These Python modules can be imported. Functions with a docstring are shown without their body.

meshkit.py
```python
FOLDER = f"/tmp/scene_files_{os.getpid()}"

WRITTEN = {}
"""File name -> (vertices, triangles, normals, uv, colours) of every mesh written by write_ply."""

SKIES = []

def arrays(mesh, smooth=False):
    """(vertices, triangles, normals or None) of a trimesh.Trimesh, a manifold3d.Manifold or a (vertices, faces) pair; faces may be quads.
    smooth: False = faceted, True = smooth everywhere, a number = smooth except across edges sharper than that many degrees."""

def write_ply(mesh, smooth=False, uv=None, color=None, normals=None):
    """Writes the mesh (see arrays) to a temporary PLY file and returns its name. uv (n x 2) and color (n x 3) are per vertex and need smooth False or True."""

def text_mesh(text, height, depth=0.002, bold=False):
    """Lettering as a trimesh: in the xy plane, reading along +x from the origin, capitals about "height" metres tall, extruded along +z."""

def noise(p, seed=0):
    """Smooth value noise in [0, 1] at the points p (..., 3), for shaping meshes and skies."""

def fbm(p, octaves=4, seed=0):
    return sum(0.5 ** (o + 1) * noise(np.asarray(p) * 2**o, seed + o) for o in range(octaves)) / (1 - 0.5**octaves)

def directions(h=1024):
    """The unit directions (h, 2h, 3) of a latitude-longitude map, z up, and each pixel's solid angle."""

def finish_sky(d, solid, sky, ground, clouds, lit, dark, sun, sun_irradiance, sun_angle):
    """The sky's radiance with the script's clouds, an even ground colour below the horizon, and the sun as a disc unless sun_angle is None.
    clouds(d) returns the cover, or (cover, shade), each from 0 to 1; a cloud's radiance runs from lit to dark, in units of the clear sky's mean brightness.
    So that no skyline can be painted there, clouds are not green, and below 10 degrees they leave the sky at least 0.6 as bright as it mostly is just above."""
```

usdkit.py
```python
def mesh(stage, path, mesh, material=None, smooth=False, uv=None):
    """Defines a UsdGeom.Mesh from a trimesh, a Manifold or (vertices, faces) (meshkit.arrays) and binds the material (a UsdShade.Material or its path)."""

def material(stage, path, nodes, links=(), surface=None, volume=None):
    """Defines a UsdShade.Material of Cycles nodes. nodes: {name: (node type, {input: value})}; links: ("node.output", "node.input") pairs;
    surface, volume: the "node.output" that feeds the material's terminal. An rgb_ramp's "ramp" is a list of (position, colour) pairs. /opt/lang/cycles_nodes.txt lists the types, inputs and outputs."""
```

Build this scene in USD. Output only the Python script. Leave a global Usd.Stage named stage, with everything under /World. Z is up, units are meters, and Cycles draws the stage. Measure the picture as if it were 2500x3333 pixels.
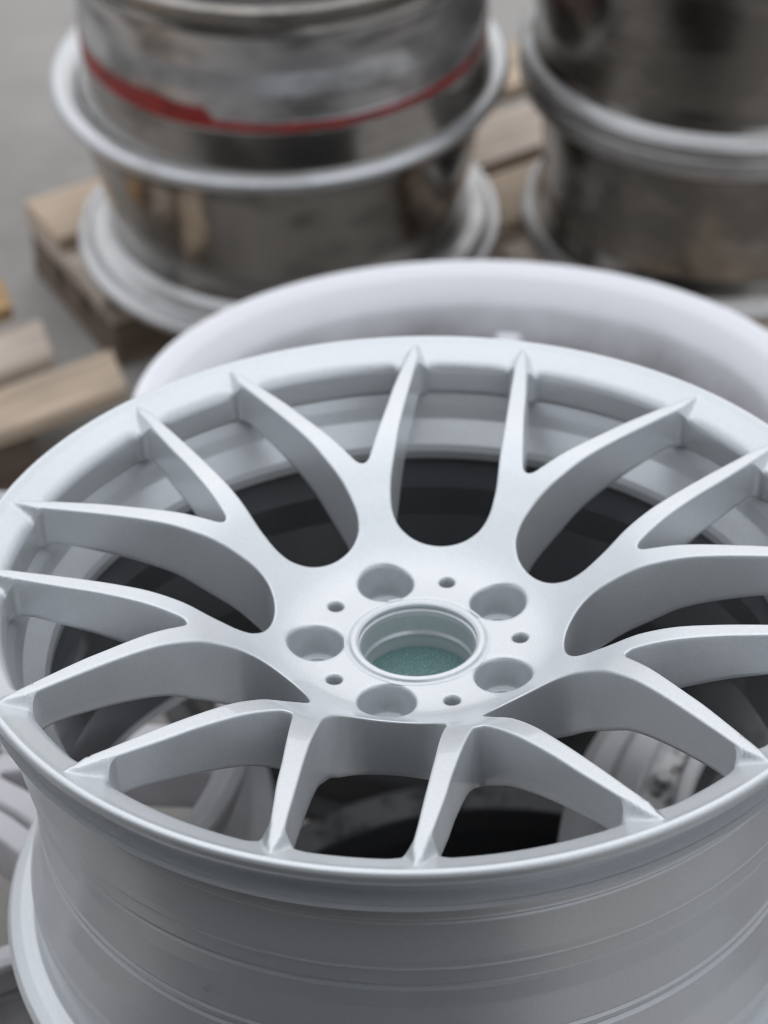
import math
import numpy as np
import shapely
from shapely.geometry import Polygon, Point
from scipy.interpolate import PchipInterpolator, Akima1DInterpolator
from scipy.spatial import Delaunay, cKDTree
import usdkit
from meshkit import fbm
from pxr import Usd, UsdGeom, UsdLux, UsdShade, Gf, Vt, Sdf

rng = np.random.default_rng(7)
stage = Usd.Stage.CreateInMemory()
UsdGeom.SetStageUpAxis(stage, 'Z')
UsdGeom.SetStageMetersPerUnit(stage, 1.0)
UsdGeom.Xform.Define(stage, '/World')
UsdGeom.Scope.Define(stage, '/World/Looks')
MM = 0.001

# ------------------------------------------------------------------ camera
cam = UsdGeom.Camera.Define(stage, '/World/camera')
C = np.array([-17.19, -972.81, 937.43]) * MM
fwd = np.array([0.0, 0.75787, -0.65241])
right = np.array([0.999398, -0.022637, -0.026296])
upv = np.cross(right, fwd)
cam.AddTransformOp().Set(Gf.Matrix4d(*right, 0, *upv, 0, *(-fwd), 0, *C, 1))
cam.CreateHorizontalApertureAttr(24.0)
cam.CreateVerticalApertureAttr(32.0)
cam.CreateFocalLengthAttr(24.0 * 7493.5 / 2500)
cam.CreateFStopAttr(5.4)
cam.CreateFocusDistanceAttr(1.24)
cam.CreateExposureAttr(0.2)

# ------------------------------------------------------------------ sky and sun (overcast)
SUN_AZ, SUN_EL = math.radians(5), math.radians(42)     # direction towards the sun: azimuth measured from +y towards +x
sd = np.array([math.sin(SUN_AZ) * math.cos(SUN_EL), math.cos(SUN_AZ) * math.cos(SUN_EL), math.sin(SUN_EL)])
sky_mat = usdkit.material(stage, '/World/Looks/sky_light', {
    'tc': ('texture_coordinate', {}),
    'sky': ('sky_texture', {'sky_type': 'single_scattering', 'sun_disc': False, 'sun_elevation': SUN_EL, 'sun_rotation': SUN_AZ,
                            'air_density': 1.0, 'aerosol_density': 2.0, 'ozone_density': 1.0}),
    'cn': ('noise_texture', {'scale': 2.2, 'detail': 5.0, 'roughness': 0.55}),
    'cr': ('rgb_ramp', {'ramp': [(0.3, (6.0, 6.3, 6.8)), (0.7, (8.6, 8.8, 9.1))]}),
    'mx': ('mix_color', {'fac': 0.85, 'use_clamp': False}),
    'xyz': ('separate_xyz', {}),
    'ov': ('map_range', {'from_min': 0.0, 'from_max': 1.0, 'to_min': 0.33, 'to_max': 1.25, 'clamp': True}),     # an overcast sky is about three times brighter overhead than at the horizon
    'ml': ('mix_color', {'blend_type': 'multiply', 'fac': 1.0, 'use_clamp': False}),
    'bg': ('background_shader', {'strength': 0.12})},
    [('tc.generated', 'cn.vector'), ('cn.fac', 'cr.fac'), ('sky.color', 'mx.a'), ('cr.color', 'mx.b'), ('tc.generated', 'xyz.vector'), ('xyz.z', 'ov.value'), ('mx.result', 'ml.a'), ('ov.result', 'ml.b'), ('ml.result', 'bg.color')],
    surface='bg.background')
dome = UsdLux.DomeLight.Define(stage, '/World/sky')
UsdShade.MaterialBindingAPI.Apply(dome.GetPrim()).Bind(sky_mat)
dome.GetPrim().SetCustomDataByKey('kind', 'structure')
sun = UsdLux.DistantLight.Define(stage, '/World/sun')
sun.CreateIntensityAttr(0.12)
sun.CreateAngleAttr(115.0)
sun.GetPrim().CreateAttribute('inputs:normalize', Sdf.ValueTypeNames.Bool).Set(True)
sun.CreateColorAttr(Gf.Vec3f(1.0, 0.995, 0.985))
zax = sd
xax = np.cross([0, 0, 1.0], zax); xax /= np.linalg.norm(xax)
yax = np.cross(zax, xax)
sun.AddTransformOp().Set(Gf.Matrix4d(*xax, 0, *yax, 0, *zax, 0, 0, 0, 5, 1))

# ------------------------------------------------------------------ materials
def L(n): return '/World/Looks/' + n

def paint(name, col, metallic=0.6, rough=0.36, coat=0.5, coat_rough=0.08, flake=0.05, peel=0.06, tone=0.04, lathe_marks=0.0, dirt=None, dirt_scale=30.0, dirt_lo=0.5, dirt_hi=0.7):
    nodes = {'g': ('texture_coordinate', {}),
             'fl': ('noise_texture', {'scale': 800.0, 'detail': 2.0}),
             'fb': ('bump', {'strength': flake, 'distance': 0.0004}),
             'pe': ('noise_texture', {'scale': 260.0, 'detail': 2.0}),
             'pb': ('bump', {'strength': peel, 'distance': 0.0008}),
             'lo': ('noise_texture', {'scale': 14.0, 'detail': 3.0}),
             'rr': ('map_range', {'from_min': 0.3, 'from_max': 0.7, 'to_min': rough - 0.03, 'to_max': rough + 0.05}),
             'ft': ('map_range', {'from_min': 0.3, 'from_max': 0.7, 'to_min': 1.0 - tone, 'to_max': 1.0 + tone}),
             'fc': ('mix_color', {'blend_type': 'multiply', 'fac': 1.0, 'a': col, 'use_clamp': False}),
             'p': ('principled_bsdf', {'base_color': col, 'metallic': metallic, 'roughness': rough, 'coat_weight': coat, 'coat_roughness': coat_rough})}
    links = [('fl.fac', 'ft.value'), ('ft.result', 'fc.b'), ('fc.result', 'p.base_color'), ('g.object', 'fl.vector'), ('g.object', 'pe.vector'), ('g.object', 'lo.vector'), ('fl.fac', 'fb.height'), ('pe.fac', 'pb.height'), ('fb.normal', 'pb.normal'), ('lo.fac', 'rr.value'),
             ('pb.normal', 'p.normal'), ('pb.normal', 'p.coat_normal'), ('rr.result', 'p.roughness')]
    if lathe_marks:
        nodes['lm'] = ('mapping', {'scale': (6.0, 6.0, 900.0)})
        nodes['ln'] = ('noise_texture', {'scale': 1.0, 'detail': 2.0})
        nodes['lb'] = ('bump', {'strength': lathe_marks, 'distance': 0.0006})
        nodes['sm'] = ('noise_texture', {'scale': 42.0, 'detail': 5.0, 'roughness': 0.6})
        nodes['sr'] = ('map_range', {'from_min': 0.66, 'from_max': 0.76, 'to_min': 1.0, 'to_max': 0.80, 'clamp': True})
        nodes['s2'] = ('mix_color', {'blend_type': 'multiply', 'fac': 1.0, 'use_clamp': False})
        links = [k for k in links if k[1] not in ('p.base_color', 'fb.normal')]
        links += [('g.object', 'lm.vector'), ('lm.vector', 'ln.vector'), ('ln.fac', 'lb.height'), ('lb.normal', 'fb.normal'), ('g.object', 'sm.vector'), ('sm.fac', 'sr.value'),
                  ('fc.result', 's2.a'), ('sr.result', 's2.b'), ('s2.result', 'p.base_color')]
    if dirt is not None:
        nodes['dn'] = ('noise_texture', {'scale': dirt_scale, 'detail': 6.0, 'roughness': 0.65})
        nodes['dr'] = ('map_range', {'from_min': dirt_lo, 'from_max': dirt_hi, 'to_min': 0.0, 'to_max': 1.0, 'clamp': True})
        nodes['dm'] = ('mix_color', {'a': col, 'b': dirt})
        links += [('g.object', 'dn.vector'), ('dn.fac', 'dr.value'), ('dr.result', 'dm.fac'), ('dm.result', 'fc.a')]
    return usdkit.material(stage, L(name), nodes, links, surface='p.BSDF')

silver = paint('silver_paint', (0.57, 0.592, 0.606), metallic=0.7, rough=0.35, coat=0.6, coat_rough=0.16, flake=0.07, tone=0.05)
silver_barrel = paint('silver_paint_barrel', (0.57, 0.588, 0.604), metallic=0.78, rough=0.38, coat=0.4, coat_rough=0.2, flake=0.05, tone=0.04, lathe_marks=0.10)
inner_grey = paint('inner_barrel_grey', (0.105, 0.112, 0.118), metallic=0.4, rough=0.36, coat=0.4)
primer = paint('white_primer', (0.80, 0.80, 0.825), metallic=0.0, rough=0.5, coat=0.15, dirt=(0.55, 0.54, 0.53), dirt_scale=9.0, dirt_lo=0.58, dirt_hi=0.85)
inner_primer = usdkit.material(stage, L('dusty_shaded_primer'), {
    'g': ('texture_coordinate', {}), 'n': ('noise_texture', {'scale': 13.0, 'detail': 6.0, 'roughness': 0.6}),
    'x': ('separate_xyz', {}), 'zr': ('map_range', {'from_min': 0.236, 'from_max': 0.178, 'to_min': 0.0, 'to_max': 0.95, 'clamp': True}),  # darkening with depth paints in the barrel's inner shade; noise adds dust
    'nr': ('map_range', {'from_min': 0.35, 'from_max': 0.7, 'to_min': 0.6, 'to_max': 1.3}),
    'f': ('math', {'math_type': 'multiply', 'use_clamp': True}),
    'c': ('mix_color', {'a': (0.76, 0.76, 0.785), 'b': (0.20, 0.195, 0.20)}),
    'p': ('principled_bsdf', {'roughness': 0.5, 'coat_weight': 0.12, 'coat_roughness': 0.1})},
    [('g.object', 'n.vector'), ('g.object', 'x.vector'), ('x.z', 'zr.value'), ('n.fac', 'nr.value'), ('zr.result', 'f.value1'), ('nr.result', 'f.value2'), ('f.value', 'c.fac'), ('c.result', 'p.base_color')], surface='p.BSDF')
light_grey = paint('light_grey_primer', (0.50, 0.49, 0.505), metallic=0.0, rough=0.55, coat=0.1, dirt=(0.38, 0.37, 0.36), dirt_scale=12.0)
dirty_alloy = paint('dirty_alloy', (0.42, 0.42, 0.42), metallic=0.4, rough=0.5, coat=0.0, dirt=(0.10, 0.095, 0.08), dirt_scale=60.0, dirt_lo=0.48, dirt_hi=0.6)
dark_barrel = paint('dark_grey_barrel', (0.06, 0.06, 0.062), metallic=0.3, rough=0.5, coat=0.1)  # plain dark grey for barrel surfaces glimpsed between the wheels
black_wheel = paint('black_satin', (0.012, 0.012, 0.013), metallic=0.0, rough=0.4, coat=0.3)

def chrome(name, col, rough, bump=0.02, stain=(0.16, 0.15, 0.14), lo=0.52, hi=0.72):
    return usdkit.material(stage, L(name), {
        'g': ('texture_coordinate', {}),
        'm': ('mapping', {'scale': (7.0, 7.0, 13.0)}),
        'n': ('noise_texture', {'scale': 1.5, 'detail': 5.0, 'roughness': 0.6}),
        'r': ('map_range', {'from_min': 0.35, 'from_max': 0.75, 'to_min': rough, 'to_max': rough + 0.16, 'clamp': True}),
        'dr': ('map_range', {'from_min': lo, 'from_max': hi, 'to_min': 0.0, 'to_max': 1.0, 'clamp': True}),
        'c': ('mix_color', {'a': col, 'b': stain}),
        'b': ('bump', {'strength': bump, 'distance': 0.004}),
        'p': ('principled_bsdf', {'base_color': col, 'metallic': 1.0, 'roughness': rough})},
        [('g.object', 'm.vector'), ('m.vector', 'n.vector'), ('n.fac', 'r.value'), ('r.result', 'p.roughness'), ('n.fac', 'dr.value'), ('dr.result', 'c.fac'), ('c.result', 'p.base_color'), ('n.fac', 'b.height'), ('b.normal', 'p.normal')],
        surface='p.BSDF')
chrome_bright = chrome('polished_lip', (0.72, 0.73, 0.75), 0.16)
chrome_dark = chrome('polished_barrel', (0.38, 0.36, 0.335), 0.11, bump=0.03)
raw_alu = chrome('raw_aluminium', (0.60, 0.60, 0.61), 0.36, stain=(0.26, 0.255, 0.25), lo=0.45, hi=0.65)
satin_dull = chrome('satin_dull', (0.52, 0.515, 0.51), 0.34, stain=(0.36, 0.355, 0.35), bump=0.02)
satin_lip = chrome('satin_lip', (0.60, 0.61, 0.62), 0.34, stain=(0.44, 0.44, 0.44), bump=0.02)
chrome_deep = chrome('dark_polished_barrel', (0.24, 0.225, 0.205), 0.16, bump=0.03, stain=(0.42, 0.39, 0.36), lo=0.5, hi=0.72)
scuffed = paint('scuffed_grey', (0.13, 0.13, 0.13), metallic=0.3, rough=0.55, coat=0.0, dirt=(0.03, 0.03, 0.028), dirt_scale=22.0, dirt_lo=0.47, dirt_hi=0.6)
red_tape = usdkit.material(stage, L('red_masking'), {'g': ('texture_coordinate', {}), 'n': ('noise_texture', {'scale': 40.0, 'detail': 4.0}), 'r': ('rgb_ramp', {'ramp': [(0.35, (0.15, 0.009, 0.008)), (0.7, (0.30, 0.018, 0.014))]}), 'p': ('principled_bsdf', {'roughness': 0.5})}, [('g.object', 'n.vector'), ('n.fac', 'r.fac'), ('r.color', 'p.base_color')], surface='p.BSDF')
teal = usdkit.material(stage, L('teal_mat'), {
    'g': ('texture_coordinate', {}), 'n': ('noise_texture', {'scale': 900.0, 'detail': 2.0}),
    'r': ('rgb_ramp', {'ramp': [(0.35, (0.06, 0.125, 0.118)), (0.62, (0.13, 0.235, 0.22)), (0.75, (0.32, 0.45, 0.43))]}),
    'b': ('bump', {'strength': 0.3, 'distance': 0.0006}),
    'p': ('principled_bsdf', {'roughness': 0.55})},
    [('g.object', 'n.vector'), ('n.fac', 'r.fac'), ('r.color', 'p.base_color'), ('n.fac', 'b.height'), ('b.normal', 'p.normal')], surface='p.BSDF')

def wood(name, a, b, along=(1.0, 18.0, 18.0)):
    return usdkit.material(stage, L(name), {
        'g': ('texture_coordinate', {}), 'o': ('object_info', {}),
        'm': ('mapping', {'scale': along}),
        'n': ('noise_texture', {'scale': 5.0, 'detail': 6.0, 'roughness': 0.62, 'distortion': 0.5}),
        'n2': ('noise_texture', {'scale': 9.0, 'detail': 3.0}),
        'r': ('rgb_ramp', {'ramp': [(0.3, b), (0.65, a)]}),
        'd': ('mix_color', {'blend_type': 'multiply', 'fac': 0.4}),
        'b': ('bump', {'strength': 0.5, 'distance': 0.003}),
        'p': ('principled_bsdf', {'roughness': 0.8})},
        [('g.object', 'm.vector'), ('m.vector', 'n.vector'), ('g.object', 'n2.vector'), ('n.fac', 'r.fac'), ('r.color', 'd.a'), ('n2.fac', 'd.b'), ('d.result', 'p.base_color'), ('n.fac', 'b.height'), ('b.normal', 'p.normal')],
        surface='p.BSDF')
wood_a = wood('weathered_wood', (0.76, 0.60, 0.45), (0.42, 0.32, 0.23))
wood_b = wood('weathered_wood_grey', (0.74, 0.62, 0.52), (0.42, 0.34, 0.28))
wood_c = wood('weathered_wood_dark', (0.26, 0.19, 0.14), (0.14, 0.10, 0.075))
wood_o = wood('fresh_wood', (0.62, 0.40, 0.19), (0.46, 0.28, 0.13))
concrete = usdkit.material(stage, L('concrete'), {
    'g': ('geometry', {}), 'n': ('noise_texture', {'scale': 3.0, 'detail': 8.0, 'roughness': 0.65}),
    'n2': ('noise_texture', {'scale': 160.0, 'detail': 3.0}),
    'r': ('rgb_ramp', {'ramp': [(0.3, (0.21, 0.195, 0.18)), (0.5, (0.295, 0.278, 0.258)), (0.7, (0.36, 0.34, 0.315))]}),
    'b': ('bump', {'strength': 0.3, 'distance': 0.004}),
    'p': ('principled_bsdf', {'roughness': 0.85})},
    [('g.position', 'n.vector'), ('g.position', 'n2.vector'), ('n.fac', 'r.fac'), ('r.color', 'p.base_color'), ('n2.fac', 'b.height'), ('b.normal', 'p.normal')], surface='p.BSDF')

# ------------------------------------------------------------------ scene helpers
used = {}
def numbered(path):
    if path not in used:
        used[path] = 0
        return path
    used[path] += 1
    return f'{path}_{used[path]:03d}'

def thing(name, label, cat, loc=(0, 0, 0), mat=None, rotz=0.0, group=None):
    """loc in mm; mat: 3x3 rotation whose columns are the thing's axes."""
    p = numbered('/World/' + name)
    x = UsdGeom.Xform.Define(stage, p)
    R = np.eye(3) if mat is None else np.asarray(mat)
    c, s = math.cos(rotz), math.sin(rotz)
    R = R @ np.array([[c, -s, 0], [s, c, 0], [0, 0, 1]])
    x.AddTransformOp().Set(Gf.Matrix4d(*R[:, 0], 0, *R[:, 1], 0, *R[:, 2], 0, *(np.array(loc) * MM), 1))
    q = x.GetPrim()
    q.SetCustomDataByKey('label', label)
    q.SetCustomDataByKey('category', cat)
    if group: q.SetCustomDataByKey('group', group)
    return p

def put(parent, name, v, f, m, normals=None, smooth=None, label=None):
    """One mesh prim (v in mm) under parent."""
    p = numbered(parent + '/' + name)
    v = np.asarray(v, float) * MM
    if normals is None:
        me = usdkit.mesh(stage, p, (v, np.asarray(f)), m, smooth=30 if smooth is None else smooth)
    else:
        me = UsdGeom.Mesh.Define(stage, p)
        f = np.asarray(f, np.int32)
        me.CreatePointsAttr(Vt.Vec3fArray.FromNumpy(v.astype(np.float32)))
        me.CreateFaceVertexCountsAttr(Vt.IntArray.FromNumpy(np.full(len(f), 3, np.int32)))
        me.CreateFaceVertexIndicesAttr(Vt.IntArray.FromNumpy(f.ravel()))
        me.CreateSubdivisionSchemeAttr('none')
        me.CreateNormalsAttr(Vt.Vec3fArray.FromNumpy(np.asarray(normals, np.float32)))
        me.SetNormalsInterpolation('vertex')
        UsdShade.MaterialBindingAPI.Apply(me.GetPrim()).Bind(m)
    if label: me.GetPrim().SetCustomDataByKey('label', label)
    return p

def struct(name, v, f, m):
    p = put('/World', name, v, f, m)
    stage.GetPrimAtPath(p).SetCustomDataByKey('kind', 'structure')
    return p

def sub(v, f, n, keep):
    """The faces keep of a mesh with its own vertices and the normals of the whole."""
    f = f[keep]
    u, inv = np.unique(f, return_inverse=True)
    return v[u], inv.reshape(-1, 3), n[u]

def vertex_normals(v, f):
    n = np.zeros_like(v)
    fn = np.cross(v[f[:, 1]] - v[f[:, 0]], v[f[:, 2]] - v[f[:, 0]])
    for k in range(3): np.add.at(n, f[:, k], fn)
    return n / np.maximum(np.linalg.norm(n, axis=1, keepdims=True), 1e-12)

def rounded(profile, step=2.0):
    """profile: (r, z[, corner radius]) points; corners are rounded. Returns dense points."""
    P = [np.array(q[:2], float) for q in profile]
    rad = [q[2] if len(q) > 2 else 0.4 for q in profile]
    out = [P[0]]
    for i in range(1, len(P) - 1):
        a, b, c = P[i - 1], P[i], P[i + 1]
        u, w = a - b, c - b
        lu, lw = np.linalg.norm(u), np.linalg.norm(w)
        u, w = u / lu, w / lw
        ang = math.acos(np.clip(u @ w, -1, 1))
        if ang > math.radians(176):
            out.append(b); continue
        t = min(rad[i] / math.tan(ang / 2), 0.48 * lu, 0.48 * lw)
        p0, p1 = b + u * t, b + w * t
        k = max(3, int((math.pi - ang) / math.radians(12)) + 2)
        for s in np.linspace(0, 1, k):
            out.append((1 - s) ** 2 * p0 + 2 * s * (1 - s) * b + s * s * p1)
    out.append(P[-1])
    dense = [out[0]]
    for a, b in zip(out[:-1], out[1:]):
        n = max(1, int(np.linalg.norm(b - a) / step))
        for s in range(1, n + 1): dense.append(a + (b - a) * s / n)
    return np.array(dense)

def lathe(profile, n=360, closed=False, wob=None):
    """Surface of revolution about z; the profile runs outwards over the top and down the outside."""
    r, z = profile[:, 0], profile[:, 1]
    th = np.arange(n) * 2 * np.pi / n
    v = np.stack([r[:, None] * np.cos(th), r[:, None] * np.sin(th), np.broadcast_to(z[:, None], (len(r), n))], -1).reshape(-1, 3)
    rows = len(r) if closed else len(r) - 1
    i, j = np.meshgrid(np.arange(rows), np.arange(n), indexing='ij')
    i2, j2 = (i + 1) % len(r), (j + 1) % n
    a, b, c, d = i * n + j, i2 * n + j, i2 * n + j2, i * n + j2
    f = np.concatenate([np.stack([a, b, c], -1).reshape(-1, 3), np.stack([a, c, d], -1).reshape(-1, 3)])
    return v, f

def box(x0, x1, y0, y1, z0, z1, ch=1.5):
    """A chamfered box as (v, f)."""
    import trimesh
    m = trimesh.creation.box([x1 - x0, y1 - y0, z1 - z0])
    pts = []
    hx, hy, hz = (x1 - x0) / 2, (y1 - y0) / 2, (z1 - z0) / 2
    for sx in (-1, 1):
        for sy in (-1, 1):
            for sz in (-1, 1):
                pts += [(sx * hx, sy * (hy - ch), sz * (hz - ch)), (sx * (hx - ch), sy * hy, sz * (hz - ch)), (sx * (hx - ch), sy * (hy - ch), sz * hz)]
    m = trimesh.convex.convex_hull(np.array(pts))
    return np.array(m.vertices) + [(x0 + x1) / 2, (y0 + y1) / 2, (z0 + z1) / 2], np.array(m.faces)

# ------------------------------------------------------------------ the spoked face of a wheel as one height-field casting
def face_solid(windows, holes, Ro, Ri, nout, top, low, draft=1.5, pitch=1.3, grid=3.2, fine=None, offs=(0, .15, .4, .8, 1.35, 2.3)):
    """windows: closed outlines cut through the casting; holes: (x, y, R) round pockets; top(x, y, edge) and low(r) give the two faces.
    Returns vertices, faces, tags per face (0 top, 1 window wall, 2 underside, 10+i pocket i edge) and the pockets' rim loops."""
    V, F, T = [], [], []
    n = 0
    loops = []
    for w in windows:
        ring = shapely.LinearRing(w)
        m = int(ring.length / pitch)
        p = np.array([ring.interpolate(s * ring.length / m).coords[0] for s in range(m)])
        loops.append(('w', p if ring.is_ccw else p[::-1]))
    for x, y, R in holes:
        m = max(24, int(2 * np.pi * R / 1.0))
        a = np.arange(m) * 2 * np.pi / m
        loops.append(('h', np.stack([x + R * np.cos(a), y + R * np.sin(a)], -1)))
    bound = cKDTree(np.vstack([p for _, p in loops]))
    inner_polys, inner_pts, rims = [], [], []
    base = 0
    li = 0
    for kind, p in loops:
        t = np.roll(p, -1, 0) - np.roll(p, 1, 0)
        t /= np.linalg.norm(t, axis=1, keepdims=True)
        out = np.stack([t[:, 1], -t[:, 0]], -1)                 # away from the opening, into the metal
        m = len(p)
        rows = [p + out * o for o in offs]
        zrows = [top(q[:, 0], q[:, 1], np.full(m, o)) for q, o in zip(rows, offs)]
        blk = [np.column_stack([q, z]) for q, z in zip(rows, zrows)]
        start = n
        ntop = len(blk)
        if kind == 'w':                                          # wall rows, top edge down
            lo = low(np.hypot(p[:, 0], p[:, 1]))
            wall = []
            for s in (0.06, 0.25, 0.5, 0.75, 0.93):
                wall.append(np.column_stack([p - out * draft * s, zrows[0] * (1 - s) + (lo + 1.6) * s]))
            wall.append(np.column_stack([p - out * (draft - 0.2), lo + 0.7]))
            wall.append(np.column_stack([p - out * (draft - 1.2), lo + 0.0]))
            blk = blk[::-1] + wall
        else:
            blk = blk[::-1]
        V += blk
        R_ = len(blk)
        i, j = np.meshgrid(np.arange(R_ - 1), np.arange(m), indexing='ij')
        j2 = (j + 1) % m
        a, b, c, d = start + i * m + j, start + (i + 1) * m + j, start + (i + 1) * m + j2, start + i * m + j2
        f = np.concatenate([np.stack([a, c, b], -1).reshape(-1, 3), np.stack([a, d, c], -1).reshape(-1, 3)])
        tag = np.where(i < ntop - 1, 0, 1).ravel()
        if kind == 'h':
            tag = np.full(i.size, 0)
            rims.append(blk[-1])
        F.append(f); T.append(np.concatenate([tag, tag]))
        inner_pts.append((np.arange(start, start + m), blk[0]))
        inner_polys.append(Polygon(blk[0][:, :2]))
        if kind == 'w': inner_pts[-1] += (np.arange(start + (R_ - 1) * m, start + R_ * m), blk[-1])
        n += R_ * m
    cut = shapely.union_all([q.buffer(0) for q in inner_polys])
    dom = Point(0, 0).buffer(Ro, 256).difference(Point(0, 0).buffer(Ri, 128))
    # interior points
    def hexgrid(s, r0, r1):
        k = int(2 * r1 / s) + 2
        gx, gy = np.meshgrid(np.arange(-k, k) * s, np.arange(-k, k) * s * 0.866)
        gx = gx + (np.arange(gy.shape[0]) % 2 * s / 2)[:, None]
        q = np.stack([gx.ravel(), gy.ravel()], -1)
        r = np.hypot(q[:, 0], q[:, 1])
        return q[(r > r0) & (r < r1)]
    q = hexgrid(grid, Ri + 1.2, (fine[0] if fine else Ro - 1.0))
    if fine: q = np.vstack([q, hexgrid(fine[1], fine[0], Ro - 0.7)])
    q = q[~shapely.contains_xy(cut, q[:, 0], q[:, 1])]
    d, _ = bound.query(q)
    q = q[d > offs[-1] + 0.7]
    th = np.arange(nout) * 2 * np.pi / nout
    m2 = max(48, int(2 * np.pi * Ri / 2.0))
    thi = np.arange(m2) * 2 * np.pi / m2
    circ_o = np.stack([Ro * np.cos(th), Ro * np.sin(th)], -1)
    circ_i = np.stack([Ri * np.cos(thi), Ri * np.sin(thi)], -1)
    extra = np.vstack([circ_o, circ_i, q])
    de, _ = bound.query(extra)
    ids = np.concatenate([ip[0] for ip in inner_pts] + [np.arange(n, n + len(extra))])
    xy = np.vstack([ip[1][:, :2] for ip in inner_pts] + [extra])
    V.append(np.column_stack([extra, top(extra[:, 0], extra[:, 1], de)]))
    out_ids = np.arange(n, n + nout)
    n += len(extra)
    tri = Delaunay(xy).simplices
    cen = xy[tri].mean(1)
    rr = np.hypot(cen[:, 0], cen[:, 1])
    ok = ~shapely.contains_xy(cut, cen[:, 0], cen[:, 1]) & (rr < Ro) & (rr > Ri * 0.9995)
    tri = tri[ok]
    A = np.cross(np.c_[xy[tri[:, 1]] - xy[tri[:, 0]], np.zeros(len(tri))], np.c_[xy[tri[:, 2]] - xy[tri[:, 0]], np.zeros(len(tri))])[:, 2]
    tri[A < 0] = tri[A < 0][:, ::-1]
    tri = tri[np.abs(A) > 1e-9]
    F.append(ids[tri]); T.append(np.zeros(len(tri), int))
    # underside: the same plan, at the height of low()
    bx = xy.copy()
    under_ids = np.arange(n, n + len(xy))
    at = 0
    for ip in inner_pts:
        k = len(ip[0])
        if len(ip) == 4:
            under_ids[at:at + k] = ip[2]
        at += k
    zb = low(np.hypot(xy[:, 0], xy[:, 1]))
    V.append(np.column_stack([bx, zb]))
    F.append(under_ids[tri[:, ::-1]]); T.append(np.full(len(tri), 2))
    return np.vstack(V), np.vstack(F), np.concatenate(T), rims, out_ids

def fil(d, rho):
    t = np.clip(1 - np.maximum(d, 0) / rho, 0, 1)
    return rho * (1 - np.sqrt(np.maximum(1 - t * t, 0)))

def smax(a, b, k):
    h = np.clip(0.5 + 0.5 * (a - b) / k, 0, 1)
    return b * (1 - h) + a * h + k * h * (1 - h)

GZ = -690.0
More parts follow.
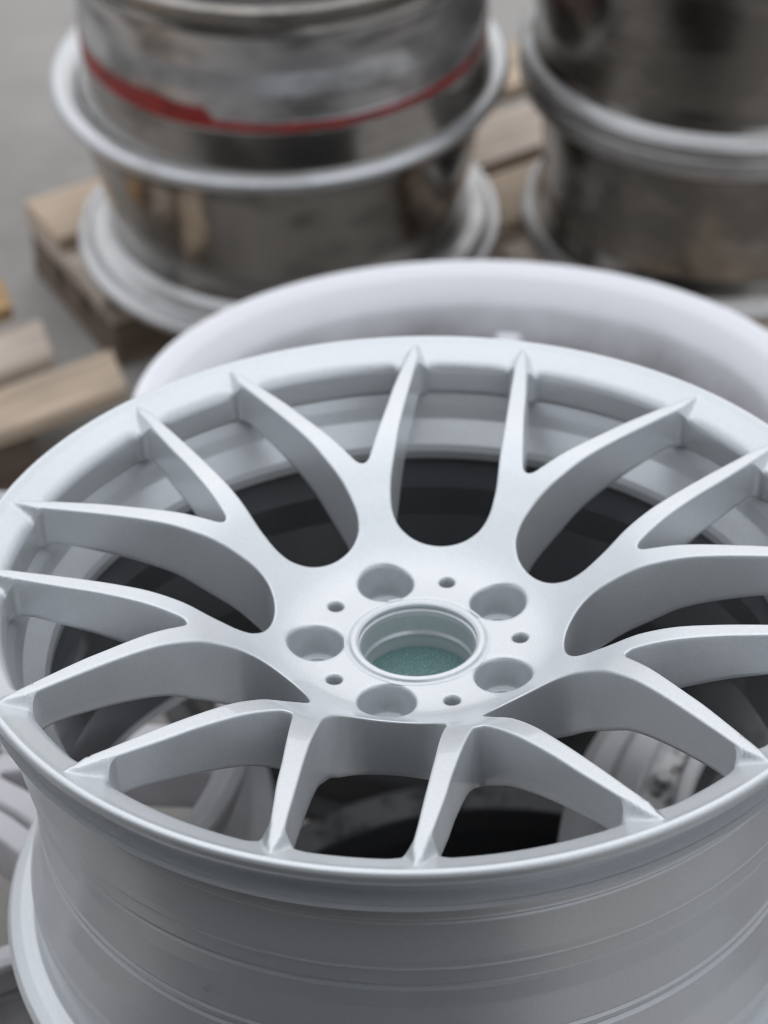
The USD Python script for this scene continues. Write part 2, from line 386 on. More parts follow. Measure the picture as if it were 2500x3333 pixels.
# ------------------------------------------------------------------ main wheel
TH = math.atan(0.12)
TILT = np.array([[1, 0, 0], [0, math.cos(TH), math.sin(TH)], [0, -math.sin(TH), math.cos(TH)]])
PH5, PH8 = 1.869, 1.790
rw, rf = 86.1, 134.3
half_w = [(0, 0), (8.4, 0.7), (15.9, 2.6), (21.6, 5.4), (26.2, 9.2), (31.2, 20), (32.9, 35), (32.8, 55), (33.0, 75), (32.8, 95), (32.5, 115), (32.3, 135), (31.7, 150)]
half_v = [(0, 0), (2.6, 0.9), (4.9, 3.8), (8.3, 10), (16, 25), (26.2, 45), (35.8, 65), (46.4, 85), (57.1, 105)]
TIP_W = 22.5 - 14.5                                               # degrees from the window's centre line to the spoke tip
def outline(half, r0, tipdeg):
    h = np.array(half, float) + [0, r0]
    s = np.r_[0, np.cumsum(np.hypot(*np.diff(h, axis=0).T))]
    ss, hx, hy = np.r_[-s[:0:-1], s], np.r_[-h[:0:-1, 0], h[:, 0]], np.r_[h[:0:-1, 1], h[:, 1]]
    t = np.linspace(ss[0], ss[-1], 240)
    p = np.stack([Akima1DInterpolator(ss, hx)(t), Akima1DInterpolator(ss, hy)(t)], -1)
    a = math.radians(tipdeg)
    tip = np.array([253.6 * math.sin(a), 253.6 * math.cos(a)])
    far = tip * 1.25
    return np.vstack([[-far[0], far[1]], [-tip[0], tip[1]], p, tip, far])
def turn(p, a):
    c, s = math.cos(a), math.sin(a)
    return np.asarray(p) @ np.array([[c, s], [-s, c]])
W0, V0 = outline(half_w, rw, TIP_W), outline(half_v, rf, 22.5 - TIP_W)
ext, wins = [], []
RWALL = 237.0
disc = Point(0, 0).buffer(RWALL, 256)
for k in range(8):
    for o, dk in ((V0, 0.0), (W0, 0.5)):
        a = PH8 - (k + dk) * math.pi / 4 - math.pi / 2
        e = Polygon(turn(o, a)).buffer(0)
        ext.append(e)
        w0 = e.intersection(disc)
        w = w0.buffer(-4.6, 24).buffer(4.6, 24).intersection(Point(0, 0).buffer(206, 128)).union(w0.buffer(-8.0, 24).buffer(8.0, 24).difference(Point(0, 0).buffer(203, 128))).buffer(0.05).buffer(-0.05)
        wins.append(np.array(w.exterior.coords)[:-1])
ext_u = shapely.union_all(ext)
spoke_edge = cKDTree(np.vstack([np.array([g.exterior.interpolate(s).coords[0] for s in np.arange(0, g.exterior.length, 0.5)]) for g in ext]))
ZT = PchipInterpolator([0, 48, 56, 64, 72, 80, 86.1, 95, 115, 136, 160, 190, 225, 254, 262], [0, 0, .15, .6, 1.9, 4.9, 8.6, 14.9, 29.3, 42, 49.2, 52.6, 54.6, 55.8, 56])
ZL = PchipInterpolator([0, 70, 86, 104, 120, 140, 154, 175, 200, 225, 237, 256], [-36, -34, -30.4, -23, -11, 3, 12, 19.5, 25.5, 29, 27, 26])
lug_xy = [(60 * math.cos(PH5 - k * 2 * math.pi / 5), 60 * math.sin(PH5 - k * 2 * math.pi / 5)) for k in range(5)]
pin_xy = [(60 * math.cos(PH5 - (k + .5) * 2 * math.pi / 5), 60 * math.sin(PH5 - (k + .5) * 2 * math.pi / 5)) for k in range(5)]
LUG_R, PIN_R = 16.2, 4.4
lug_rims = cKDTree(np.array(lug_xy)); pin_rims = cKDTree(np.array(pin_xy))
def main_top(x, y, edge):
    r = np.hypot(x, y)
    q = np.stack([x, y], -1)
    dS, _ = spoke_edge.query(q)
    ins = ~shapely.contains_xy(ext_u, x, y)
    lug = lug_rims.query(q)[0] - LUG_R
    pin = pin_rims.query(q)[0] - PIN_R
    eW = np.minimum(edge, np.where(np.minimum(lug, pin) < 3.0, 9.0, 9.0))
    zs = np.where(ins, ZT(r) - fil(np.minimum(dS, np.where(r < 232, np.minimum(edge, dS + 0.3), dS)), 1.6), ZT(r) - 1.6 - 1.7 * dS)
    lip = 48.6 + 0.478 * (r - 240.0)
    rho = 2.2 + 3.8 * np.clip((dS - 1.0) / 11.0, 0, 1)
    lip = lip - fil(edge / rho, 1.0) * rho
    z = np.where(r > 226, smax(zs, lip, 3.4), zs)
    z = z - np.maximum(fil(lug, 2.4), fil(pin, 1.3))
    z = z + 0.35 * np.exp(-((r - 43.0) / 2.0) ** 2) * 0
    return z
NL = 1152
V, F, T, rims, out_ids = face_solid(wins, [(x, y, LUG_R) for x, y in lug_xy] + [(x, y, PIN_R) for x, y in pin_xy], 254.0, 43.2, NL, main_top, ZL, grid=3.0, fine=(232.0, 1.15))
lip254 = 48.6 + 0.478 * 14
arc = [(258.3 + 2.85 * math.cos(t), 54.6 + 2.85 * math.sin(t), 0.2) for t in np.radians(np.arange(112, -21, -11))] + [(260.4, 51.0, 2.0), (258.6, 47.4, 1.6)]
prof = rounded([(254, lip254)] + arc + [ (251, 43.2, 3), (244.5, 41.0, 4), (241.4, 36, 3),
                (240.2, 12, 1.0), (240.4, 9.8, .6), (239.0, 8.2, .5), (239.2, 6.8, .4), (239.6, 6.0, .4), (239.2, 4.8, .4), (239.9, 3.4, .8), (239.3, -22, 8), (238.8, -27.0, .4), (239.1, -28.3, .4), (238.1, -29.9, .6), (236.9, -40.6, .4), (235.9, -41.8, .4), (236.1, -43.6, .6), (234.8, -48, 5),
                (232.6, -62, 14), (232.4, -88, 2), (231.3, -89.8, .5), (232.5, -92.0, .5), (232.2, -95.2, .5), (230.8, -97.2, .5), (232.4, -99.8, 1.5),
                (234.5, -122, 20), (240.2, -142, 6), (242.6, -147, 3), (240.4, -152, 2), (241.6, -171.5, 4), (243.4, -175.4, 2.4), (252, -177, 4), (258.6, -180.5, 3), (261.0, -184.5, 2.6), (260.2, -189.4, 2.6), (256, -191, 2.4), (249, -188.5, 5), (240, -180, 6), (234, -166, 8)], step=2.2)
n0 = len(V)
pv, pf = lathe(prof, NL)
V = np.vstack([V, pv[NL:]])
pmap = np.concatenate([out_ids, n0 + np.arange(len(pv) - NL)])
F = np.vstack([F, pmap[pf]]); T = np.concatenate([T, np.full(len(pf), 3)])
N = vertex_normals(V, F)
cen = V[F].mean(1)
cr, ca = np.hypot(cen[:, 0], cen[:, 1]), np.arctan2(cen[:, 1], cen[:, 0])
sector = np.round((PH8 - ca) / (math.pi / 4)).astype(int) % 8
MAIN = thing('alloy_wheel', 'freshly painted silver wheel with eight Y-shaped spokes, in sharp focus lying face up in front', 'wheel', (0, 0, 0), TILT)
hub = put(MAIN, 'hub', *sub(V, F, N, np.isin(T, (0, 1, 2)) & (cr < 100))[:2], silver, normals=sub(V, F, N, np.isin(T, (0, 1, 2)) & (cr < 100))[2])
for k in range(8):
    a_, b_, c_ = sub(V, F, N, np.isin(T, (0, 1, 2)) & (cr >= 100) & (cr < 233.5) & (sector == k))
    put(MAIN, 'spoke', a_, b_, silver, normals=c_)
zrow = cen[:, 2]
a_, b_, c_ = sub(V, F, N, (np.isin(T, (0, 1, 2)) & (cr >= 233.5)) | ((T == 3) & (zrow > 41.5)))
put(MAIN, 'rim_lip', a_, b_, silver, normals=c_)
a_, b_, c_ = sub(V, F, N, (T == 3) & (zrow <= 41.5) & (zrow > -176))
put(MAIN, 'barrel', a_, b_, silver_barrel, normals=c_)
a_, b_, c_ = sub(V, F, N, (T == 3) & (zrow <= -176))
put(MAIN, 'rear_flange', a_, b_, silver, normals=c_)
# inside of the barrel, front well to rear lip
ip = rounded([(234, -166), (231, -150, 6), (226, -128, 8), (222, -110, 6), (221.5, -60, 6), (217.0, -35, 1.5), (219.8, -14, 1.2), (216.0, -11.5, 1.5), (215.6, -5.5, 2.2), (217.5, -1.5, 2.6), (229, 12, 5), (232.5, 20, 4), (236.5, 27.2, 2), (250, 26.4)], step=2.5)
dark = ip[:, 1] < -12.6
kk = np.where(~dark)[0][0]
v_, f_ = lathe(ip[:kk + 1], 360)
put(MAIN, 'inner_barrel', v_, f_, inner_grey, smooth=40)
v_, f_ = lathe(ip[kk:], 480)
put(MAIN, 'inner_well', v_, f_, silver, smooth=40)
# centre bore ring
bp = rounded([(43.2, 0), (41.6, -0.35, 1.2), (40.4, 0.2, .8), (39.2, 1.7, 1.2), (36.6, 1.9, 1.4), (34.9, 0.6, .5), (34.5, -0.9, .3), (35.3, -1.5, .3), (35.3, -3.0, .3), (34.1, -3.6, .4), (33.7, -6.5, .5), (33.5, -17.5, .8), (32.3, -19.5, .6), (32.6, -22.5, .6), (32.4, -33)], step=1.2)
v_, f_ = lathe(bp[::-1], 240)
put(hub, 'centre_ring', v_, f_, silver, smooth=35)
v_, f_ = lathe(np.array([(0.01, -28.7), (12, -28.75), (24, -28.8), (32.55, -28.9)]), 96)
put(MAIN, 'bore_backing', v_, f_, teal, label='teal sheet showing at the bottom of the centre bore')
# lug pockets and pin holes
for i, (x, y) in enumerate(lug_xy):
    rim = rims[i]; m = len(rim); cx = np.array([x, y])
    d = rim[:, :2] - cx
    rows = [rim]
    for s, z in ((0.998, -4), (0.985, -18.2), (0.95, -20.2), (0.80, -20.6), (0.76, -21.2), (0.74, -22.8), (0.60, -23.0), (0.56, -23.6), (0.42, -30), (0.40, -40)):
        rows.append(np.column_stack([cx + d * s, np.full(m, z)]))
    vv = np.vstack(rows)
    ii, jj = np.meshgrid(np.arange(len(rows) - 1), np.arange(m), indexing='ij')
    j2 = (jj + 1) % m
    a, b, c, e = ii * m + jj, (ii + 1) * m + jj, (ii + 1) * m + j2, ii * m + j2
    ff = np.concatenate([np.stack([a, c, b], -1).reshape(-1, 3), np.stack([a, e, c], -1).reshape(-1, 3)])
    put(hub, 'lug_hole', vv, ff, silver, smooth=28)
for i, (x, y) in enumerate(pin_xy):
    rim = rims[5 + i]; m = len(rim); cx = np.array([x, y]); d = rim[:, :2] - cx
    rows = [rim] + [np.column_stack([cx + d * s, np.full(m, z)]) for s, z in ((1.0, -5), (0.97, -16), (0.9, -17.5), (0.01, -17.6))]
    vv = np.vstack(rows)
    ii, jj = np.meshgrid(np.arange(len(rows) - 1), np.arange(m), indexing='ij')
    j2 = (jj + 1) % m
    a, b, c, e = ii * m + jj, (ii + 1) * m + jj, (ii + 1) * m + j2, ii * m + j2
    ff = np.concatenate([np.stack([a, c, b], -1).reshape(-1, 3), np.stack([a, e, c], -1).reshape(-1, 3)])
    put(hub, 'pin_hole', vv, ff, silver, smooth=28)

# ------------------------------------------------------------------ dark box shape added unseen behind the camera to darken what the near barrel reflects
blocker_mat = usdkit.material(stage, L('blocker_dark'), {'g': ('geometry', {}), 'n': ('noise_texture', {'scale': 1.5, 'detail': 5.0}), 'r': ('rgb_ramp', {'ramp': [(0.3, (0.03, 0.027, 0.024)), (0.7, (0.045, 0.041, 0.036))]}), 'p': ('principled_bsdf', {'roughness': 0.7})}, [('g.position', 'n.vector'), ('n.fac', 'r.fac'), ('r.color', 'p.base_color')], surface='p.BSDF')
BLOCKER = thing('workshop', 'added dark blocker behind the camera, unseen, darkening what the near barrel reflects', 'light_blocker')
for nm, bx_ in (('wall', (-7000, 520, -1950, -1750, GZ, 3000)), ('roof', (-7000, 520, -6000, -1952, 2860, 3000)), ('side_wall', (320, 520, -6000, -1952, GZ, 2856))):
    v_, f_ = box(*bx_[:2], *bx_[2:4], *bx_[4:], 5)
    put(BLOCKER, nm, v_, f_, blocker_mat)

# ------------------------------------------------------------------ other wheels
def wheel_profile(R, seat, drop, h, lip=14.0, wall=7.0, up_lip=True):
    """Closed cross-section of a plain rim, z from 0 (bottom) to h."""
    return rounded([(drop - wall, h * 0.5, 6), (drop - wall, h * 0.70, 8), (seat - wall - 3, h - 26, 8), (seat - 3, h - 9, 5), (R - 6, h, 3), (R - 0.5, h - 1.5, 2.4), (R, h - 6, 2.4), (R - 3, h - 10.5, 2), (seat + 1.5, h - 15, 4), (seat, h - 38, 3), (seat + 0.8, h - 42, 1.5), (seat - 1.5, h - 46, 2),
                    (drop, h * 0.62, 12), (drop, h * 0.40, 12), (seat - 1.5, 46, 3), (seat + 0.8, 42, 1.5), (seat, 38, 3), (seat + 1.5, 15, 4), (R - 3, 10.5, 2), (R, 6, 2.4), (R - 0.5, 1.5, 2.4), (R - 6, 0, 3), (seat - 3, 9, 5), (seat - wall - 3, 26, 8), (drop - wall, h * 0.30, 8), (drop - wall, h * 0.5, 6)], step=4.0)[:-1]

def split_lathe(parent, prof, parts, n=240, closed=True):
    """parts: list of (name, material, test(r, z)); each profile segment goes to the first part whose test holds."""
    v, f = lathe(prof, n, closed)
    N = vertex_normals(v, f)
    c = v[f].mean(1); r, z = np.hypot(c[:, 0], c[:, 1]), c[:, 2]
    left = np.ones(len(f), bool)
    for name, m, test in parts:
        k = left & np.broadcast_to(test(r, z), left.shape)
        left &= ~k
        if k.any():
            a, b, nn = sub(v, f, N, k)
            put(parent, name, a, b, m, normals=nn)

def tilt(ax, ay):
    n = np.array([ay, ax, 1.0]); n /= np.linalg.norm(n)
    ex = np.array([1.0, 0, 0]) - n * n[0]; ex /= np.linalg.norm(ex)
    return np.stack([ex, np.cross(n, ex), n], 1)

# white primed wheel behind, rear side up
s = 1.17
wc = np.array([-17.19, -972.81, 937.43]) + (TILT @ np.array([53.9, 342.5, -44.8]) - np.array([-17.19, -972.81, 937.43])) * s
RW = 250 * s
Mw = tilt(0.193, 0.02)
HW = 250.0
WH = thing('alloy_wheel', 'large white primed wheel lying rear side up just behind the silver wheel', 'wheel', wc - Mw[:, 2] * HW, Mw)
wp = rounded([(RW - 46, 20, 6), (RW - 48, 120, 20), (RW - 42, HW - 80, 30), (RW - 35, HW - 30, 18), (RW - 20, HW - 6, 15), (RW - 7, HW + 3, 8), (RW + 1.0, HW + 1, 6), (RW + 1.5, HW - 7, 4), (RW - 3, HW - 13, 2), (RW - 18, HW - 17, 4), (RW - 20, HW - 45, 4), (RW - 36, HW - 90, 14), (RW - 36, 70, 14), (RW - 20, 45, 4), (RW - 18, 16, 4), (RW - 2, 10, 3), (RW - 2, 2, 3), (RW - 12, 0, 3), (RW - 30, 8, 5), (RW - 46, 20, 6)], step=4)[:-1]
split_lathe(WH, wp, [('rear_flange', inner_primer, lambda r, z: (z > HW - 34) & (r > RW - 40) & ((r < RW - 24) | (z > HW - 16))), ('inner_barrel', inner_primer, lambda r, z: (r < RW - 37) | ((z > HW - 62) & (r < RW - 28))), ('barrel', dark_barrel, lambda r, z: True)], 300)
for k in range(7):
    a = 0.35 + k * 2 * math.pi / 7
    v_, f_ = box(40, RW - 42, -17, 17, 30, 72, 4)
    c, s_ = math.cos(a), math.sin(a)
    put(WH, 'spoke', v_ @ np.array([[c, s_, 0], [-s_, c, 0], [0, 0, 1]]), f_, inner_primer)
bw = (np.array([109.0, 797.5, -369.0]) - (wc - Mw[:, 2] * HW)) @ Mw
ang_ = math.atan2(bw[1], bw[0])
v_, f_ = box(RW - 56, RW - 46, -12, 12, bw[2] - 14, bw[2] + 9, 3)
c, s_ = math.cos(ang_), math.sin(ang_)
put(WH, 'balance_weight', v_ @ np.array([[c, s_, 0], [-s_, c, 0], [0, 0, 1]]), f_, primer)
v_, f_ = lathe(rounded([(30, 20), (74, 24, 4), (76, 88, 4), (40, 92, 3), (34, 88, 2), (33, 30)], 4), 120)
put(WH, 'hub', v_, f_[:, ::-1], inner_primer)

def chrome_wheel(label, loc, R, h, seat, drop, group=None, lipm=None, barm=None, name='alloy_wheel', mat=None, extra=None):
    t = thing(name, label, 'wheel', loc, mat, group=group)
    lipm, barm = lipm or chrome_bright, barm or chrome_dark
    pr = wheel_profile(R, seat, drop, h)
    split_lathe(t, pr, [('upper_flange', lipm, lambda r, z: (z > h - 15.5)), ('lower_flange', lipm, lambda r, z: z < 15.5), ('inner_barrel', raw_alu, lambda r, z: r < drop - 3), ('barrel', barm, lambda r, z: True)], 260)
    return t

# left stack on the pallet
ZP = -585.0
LX, LY = -117.0, 1323.0
B1 = thing('alloy_wheel', 'dark polished wheel with a bright upper lip, at the bottom of the left stack', 'wheel', (LX, LY, ZP))
p1 = rounded([(214, 206, 3), (220, 214, 5), (232, 221, 8), (244, 225, 8), (253.5, 224, 6), (258.5, 219, 5), (258, 213, 3), (254, 208, 3), (246, 205, 4), (237, 198, 6), (231, 180, 10), (222, 130, 30), (207, 48, 10), (207, 34, 5), (215, 27, 5), (232, 24, 5), (238, 15, 4), (247, 13, 3), (250, 9, 3), (249, 2, 3), (242, 0, 3), (226, 8, 5), (206, 20, 6), (197, 60, 10), (212, 120, 10), (214, 206, 3)], 4)[:-1]
split_lathe(B1, p1, [('upper_lip', satin_lip, lambda r, z: (z > 206) & (r > 219)), ('inner_barrel', raw_alu, lambda r, z: (r < 204) | ((z > 100) & (r < 216))), ('lower_flange', satin_dull, lambda r, z: z < 33), ('barrel', chrome_dark, lambda r, z: True)], 260)
T2 = thing('alloy_wheel', 'raw aluminium wheel barrel with a red painted band, topmost of the left stack', 'wheel', (LX + 8, LY - 8, ZP + 219))
RB = 224
p2 = rounded([(RB - 12, 100, 4), (RB - 10, 6, 4), (RB + 4, 0, 2), (RB + 9, 4, 2), (RB, 46, .6), (RB + 1.4, 48.5, .8), (RB + 1.4, 51, .4), (RB + 1.5, 61.5, .8), (RB + 0.6, 63, 1), (RB + 3, 92, 12), (RB - 3, 118, 16), (RB - 1, 138, 10), (RB + 5, 154, 6), (RB + 6, 164, 4), (RB + 2, 170, 3), (RB + 10, 184, 4), (RB + 10, 192, 3), (RB + 2, 195, 3), (RB - 14, 186, 8), (RB - 20, 150, 10), (RB - 12, 100, 4)], 3)[:0:-1]
split_lathe(T2, p2, [('inner_barrel', raw_alu, lambda r, z: (r < RB - 7) | ((z > 172) & (r < RB + 1))), ('barrel', chrome_dark, lambda r, z: z < 49), ('upper_flange', chrome_deep, lambda r, z: z > 160), ('upper_barrel', raw_alu, lambda r, z: True)], 260)
ta = np.linspace(0, 2 * np.pi, 361)[:-1]
nz = fbm(np.stack([np.cos(ta) * 9, np.sin(ta) * 9, np.zeros(360)], -1), 4, 3)
deg = (np.degrees(ta) + 180) % 360 - 180
wide = np.clip((-108.5 - deg) / 2.5, 0, 1) * np.clip((deg + 190) / 6, 0, 1)
lo_, hi_ = 50.6 + 1.6 * nz, 57.6 + 5.0 * nz + wide * (15.5 + 5.0 * (nz - 0.5))
tv = np.concatenate([np.stack([rr_ * np.cos(ta), rr_ * np.sin(ta), zz_], -1) for rr_, zz_ in ((RB + 1.0, lo_ - 0.3), (RB + 2.6, lo_), (RB + 2.8, (lo_ + hi_) / 2), (RB + 3.0, hi_), (RB + 0.4, hi_ + 0.5))])
ii, jj = np.meshgrid(np.arange(4), np.arange(360), indexing='ij')
j2 = (jj + 1) % 360
qa, qb, qc, qd = ii * 360 + jj, ii * 360 + j2, (ii + 1) * 360 + j2, (ii + 1) * 360 + jj
put(T2, 'red_band', tv, np.concatenate([np.stack([qa, qb, qc], -1).reshape(-1, 3), np.stack([qa, qc, qd], -1).reshape(-1, 3)]), red_tape)

# right stack
RX, RY = 388.0, 1320.0
def tall(label, z, h, prof_out, barm, face_lo, face_hi):
    t = thing('alloy_wheel', label, 'wheel', (RX, RY, z))
    p = rounded([(198, h - 30, 6), (222, h - 8, 5)] + prof_out + [(214, 6, 6), (192, 40, 8), (189, h * 0.5, 10), (198, h - 30, 6)], 4)[:-1]
    split_lathe(t, p, [('upper_flange', satin_dull, lambda r, z: (z > face_hi)), ('lower_flange', satin_dull, lambda r, z: z < face_lo), ('inner_barrel', raw_alu, lambda r, z: (r < 196.5) | ((r < 203) & (z < 30))), ('barrel', barm, lambda r, z: True)], 260)
HR = 216
tall('nearly black polished wheel at the bottom of the right stack', ZP, HR,
     [(230, HR, 4), (235, HR - 2, 4), (236.5, HR - 10, 5), (234, HR - 25, 6), (222, HR - 31, 6), (210, HR - 42, 8), (207, 110, 20), (206, 44, 8), (214, 26, 6), (224, 20, 5), (230, 13, 4), (230, 3, 3), (224, 0, 3)], chrome_deep, 22, HR - 34)
tall('dark polished wheel on top of the right stack', ZP + HR + 1.0, 235,
     [(232, 235, 4), (241, 233, 4), (242, 222, 4), (236, 214, 5), (228, 190, 10), (224, 120, 30), (217, 46, 10), (217, 30, 5), (222, 22, 5), (231, 17, 5), (235.5, 11, 4), (235.5, 4, 3), (230, 0, 2.5)], chrome_deep, 24, 212)

# pallets
def pallet(label, corner, ang, zt, nb, width, gap, length, mats, mat_block, thick=20.0, block=42.0, name='wooden_pallet', stringers=3):
    t = thing(name, label, 'pallet', (corner[0], corner[1], zt), None, ang)
    for i in range(nb):
        y0 = -i * (width + gap) + rng.uniform(-3, 3)
        v_, f_ = box(rng.uniform(-6, 6), length, y0 - width, y0, -thick, 0, 2.0)
        put(t, 'board', v_, f_, mats[i % len(mats)])
    tot = nb * (width + gap) - gap
    for i in range(stringers):
        x0 = 4 + i * (length - 100 - 8) / (stringers - 1)
        v_, f_ = box(x0, x0 + 98, -tot - 2, 2, -2 * thick - 0.5, -thick - 0.5, 2)
        put(t, 'cross_board', v_, f_, mats[(i + 1) % len(mats)])
        for j in range(3):
            yb = -j * (tot - 100) / 2
            v_, f_ = box(x0 + 2, x0 + 96, yb - 100, yb, -2 * thick - 1 - block, -2 * thick - 1, 3)
            put(t, 'block', v_, f_, mat_block)
        v_, f_ = box(x0, x0 + 98, -tot, 0, -3 * thick - block - 1.5, -2 * thick - block - 1.5, 2)
        put(t, 'base_board', v_, f_, mat_block)
    return t
ANG = math.atan2(0.49, 0.87)
pallet('weathered wooden pallet under the left stack of polished wheels', (-444, 1396), ANG, ZP - 1, 2, 98, 42, 1150, [wood_a, wood_b], wood_c)
pallet('brown wooden pallet under the right stack of polished wheels', (58, 1382), ANG, ZP - 1, 4, 98, 38, 900, [wood_a, wood_b], wood_c)
LP = thing('wooden_pallet', 'pale wooden pallet with uneven board ends, empty, at the left edge', 'pallet', (-338, 1108, -606), None, ANG)
for y0, xe, wd, m in ((0, 24, 74, wood_a), (95, -21, 74, wood_b), (190, -27, 60, wood_o), (286, -120, 66, wood_a)):
    v_, f_ = box(-760, xe, y0 - wd, y0, -20, 0, 2.5)
    v_ = v_ + np.c_[np.where(v_[:, 0] > -300, (v_[:, 1] - y0) * 0.22, 0), np.zeros(len(v_)), np.where(v_[:, 0] > -300, 5.0 * math.sin(y0), 0)]
    put(LP, 'board', v_, f_, m)
for x0 in (-150, -440, -740):
    v_, f_ = box(x0 - 45, x0 + 45, -70, 292, -65.0, -20.6, 3)
    put(LP, 'stringer', v_, f_, wood_c)
    v_, f_ = box(x0 - 49, x0 + 49, -72, 294, -83.6, -65.6, 2)
    put(LP, 'base_board', v_, f_, wood_c)

# wheels under and beside the silver wheel
def spoked(label, loc, mat, R, h, nspk, width, pairgap, phase, m, well=60.0, lipm=None, barm=None, inm=None, hub_r=70, name='alloy_wheel', dish=10.0):
    t = thing(name, label, 'wheel', loc, mat)
    outs = []
    Ri_ = R - 24
    spokes = []
    for k in range(nspk):
        a = phase + k * 2 * math.pi / nspk
        for sgn in (-1, 1):
            o = sgn * (width / 2 + pairgap / 2)
            sp = shapely.box(20, o - width / 2, R, o + width / 2)
            spokes.append(shapely.affinity.rotate(sp, a, origin=(0, 0), use_radians=True))
    solid = shapely.union_all(spokes + [Point(0, 0).buffer(hub_r, 48)]).buffer(1.6).buffer(-1.6)
    gaps = Point(0, 0).buffer(Ri_, 96).difference(solid).buffer(-1.6).buffer(1.6)
    ws = [np.array(g.exterior.coords)[:-1] for g in getattr(gaps, 'geoms', [gaps]) if g.area > 150]
    zt = PchipInterpolator([0, 60, R * 0.5, R - 20, R], [h - 22 - dish, h - 22 - dish, h - 16, h - 8, h - 5])
    zl = PchipInterpolator([0, 60, R * 0.5, R - 20, R], [h - 70, h - 66, h - 56, h - 46, h - 44])
    lug = [(55 * math.cos(phase + .6 + k * 1.2566), 55 * math.sin(phase + .6 + k * 1.2566), 12.0) for k in range(5)]
    lk = cKDTree(np.array(lug)[:, :2])
    def top(x, y, e):
        l_ = lk.query(np.stack([x, y], -1))[0] - 12
        return zt(np.hypot(x, y)) - fil(e, 3.0) * (l_ > 4) - fil(l_, 2.0)
    v, f, tg, rms, oid = face_solid(ws, lug, R - 12, 30, 240, top, zl, pitch=4.0, grid=9.0, offs=(0, 0.8, 2.0, 3.2))
    c = v[f].mean(1); r = np.hypot(c[:, 0], c[:, 1]); an = np.arctan2(c[:, 1], c[:, 0])
    NN = vertex_normals(v, f)
    a_, b_, c_ = sub(v, f, NN, r < hub_r + 8); put(t, 'hub', a_, b_, m, normals=c_)
    sec = np.round((an - phase) / (2 * math.pi / nspk)).astype(int) % nspk
    for k in range(nspk):
        a_, b_, c_ = sub(v, f, NN, (r >= hub_r + 8) & (r < Ri_ - 2) & (sec == k)); put(t, 'spoke', a_, b_, m, normals=c_)
    a_, b_, c_ = sub(v, f, NN, r >= Ri_ - 2); put(t, 'face_rim', a_, b_, m, normals=c_)
    pr = rounded([(R - 34, 30, 6), (R - 44, 80, 10), (R - 40, h - 46, 6), (R - 14, h - 44, 3), (R - 13, h - 5.5, 3), (R - 6, h, 3), (R - 0.5, h - 2, 2.4), (R, h - 7, 2.4), (R - 3, h - 11, 2), (R - 16, h - 15, 4), (R - 19, h - 42, 4), (R - 32, h - 80, 14), (R - 32, 70, 14), (R - 19, 42, 4), (R - 17, 15, 4), (R - 3, 11, 2), (R, 6, 2.4), (R - .5, 1.5, 2.4), (R - 6, 0, 3), (R - 20, 9, 5), (R - 34, 30, 6)], 4)[:-1]
    split_lathe(t, pr, [('rim_lip', lipm or m, lambda r, z: z > h - 16), ('rear_flange', barm or m, lambda r, z: z < 15), ('inner_barrel', inm or m, lambda r, z: r < R - 33), ('barrel', barm or m, lambda r, z: True)], 240)
    return t
from shapely import affinity
HL = 140.0
spoked('light grey wheel with ten flat spokes, under the left side of the silver wheel', (-363, 197, -246 - HL), tilt(0.02, -0.02), 256, HL, 10, 20, 4.5, -0.82, light_grey, inm=dark_barrel, hub_r=52)
DW = thing('alloy_wheel', 'grey wheel with a dirt-caked bead seat, lying under the right side of the silver wheel', 'wheel', (382, 40, -396))
dp = rounded([(196, 10, 4), (196, 118, 8), (205, 138, 3), (213, 140, 3), (216, 134, 2), (220, 131, 2), (232, 131, 3), (236, 134, 2), (240, 139, 3), (258, 137, 8), (264, 128, 5), (280, 124, 6), (290, 116, 5), (291, 106, 3), (274, 92, 6), (236, 80, 8), (224, 30, 8), (236, 10, 4), (236, 0, 3), (204, 0, 3), (196, 10, 4)], 3)[:-1]
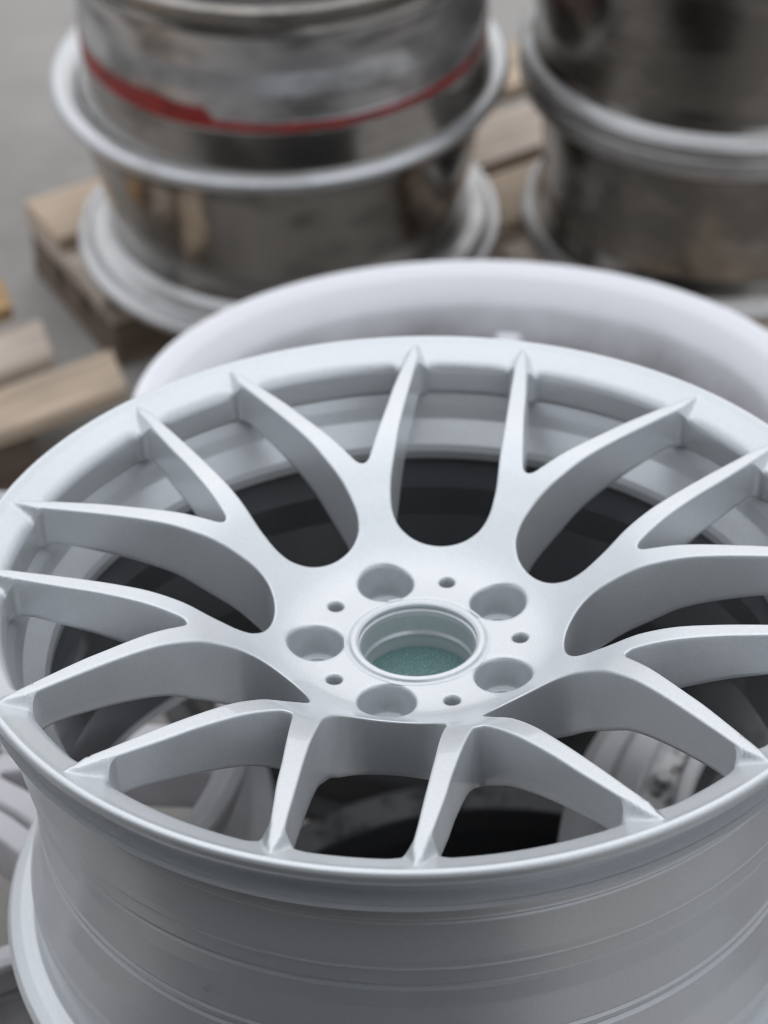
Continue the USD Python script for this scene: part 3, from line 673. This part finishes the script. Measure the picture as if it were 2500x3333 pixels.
dull_grey = paint('dull_grey_paint', (0.36, 0.36, 0.365), metallic=0.2, rough=0.45, coat=0.1)
split_lathe(DW, dp, [('bead_seat', dirty_alloy, lambda r, z: (z > 110) & (r > 215) & (r < 237)), ('inner_barrel', black_wheel, lambda r, z: r < 203), ('rim_lip', dull_grey, lambda r, z: z > 95), ('barrel', dull_grey, lambda r, z: True)], 260)
for k in range(30):
    a = k * 2 * math.pi / 30 + 0.05
    bv, bf = lathe(rounded([(0.01, 9), (5.2, 9, 1.5), (6.4, 6, 1), (6.4, -2)], 3), 10)
    put(DW, 'bolt', bv + [226 * math.cos(a), 226 * math.sin(a), 131], bf, dirty_alloy)
KW = thing('alloy_wheel', 'black wheel with a scuffed grey lip, lying lowest under the middle of the silver wheel', 'wheel', (50, 2, -688))
split_lathe(KW, wheel_profile(256, 234, 212, 288), [('upper_flange', scuffed, lambda r, z: (z > 288 - 16) & (r > 232)), ('inner_barrel', black_wheel, lambda r, z: r < 208), ('barrel', black_wheel, lambda r, z: True)], 220)

# ------------------------------------------------------------------ ground
G = 12000.0
gv = np.array([(-G, -G, GZ), (G, -G, GZ), (G, G, GZ), (-G, G, GZ)])
struct('ground', gv, np.array([(0, 1, 2), (0, 2, 3)]), concrete)
apron_dark = usdkit.material(stage, L('apron_dark'), {'g': ('geometry', {}), 'n': ('noise_texture', {'scale': 200.0, 'detail': 4.0}), 'r': ('rgb_ramp', {'ramp': [(0.3, (0.018, 0.018, 0.018)), (0.7, (0.038, 0.037, 0.036))]}), 'b': ('bump', {'strength': 0.5, 'distance': 0.004}), 'p': ('principled_bsdf', {'roughness': 0.8})},
                          [('g.position', 'n.vector'), ('n.fac', 'r.fac'), ('r.color', 'p.base_color'), ('n.fac', 'b.height'), ('b.normal', 'p.normal')], surface='p.BSDF')
ax = np.array([(-7000, -1748, GZ + 4), (420, -1748, GZ + 4), (300, -330, GZ + 4), (-7000, -330, GZ + 4)])  # unseen dark sheet added on the ground to darken the near barrel's reflection
struct('asphalt_apron', ax, np.array([(0, 1, 2), (0, 2, 3)]), apron_dark)
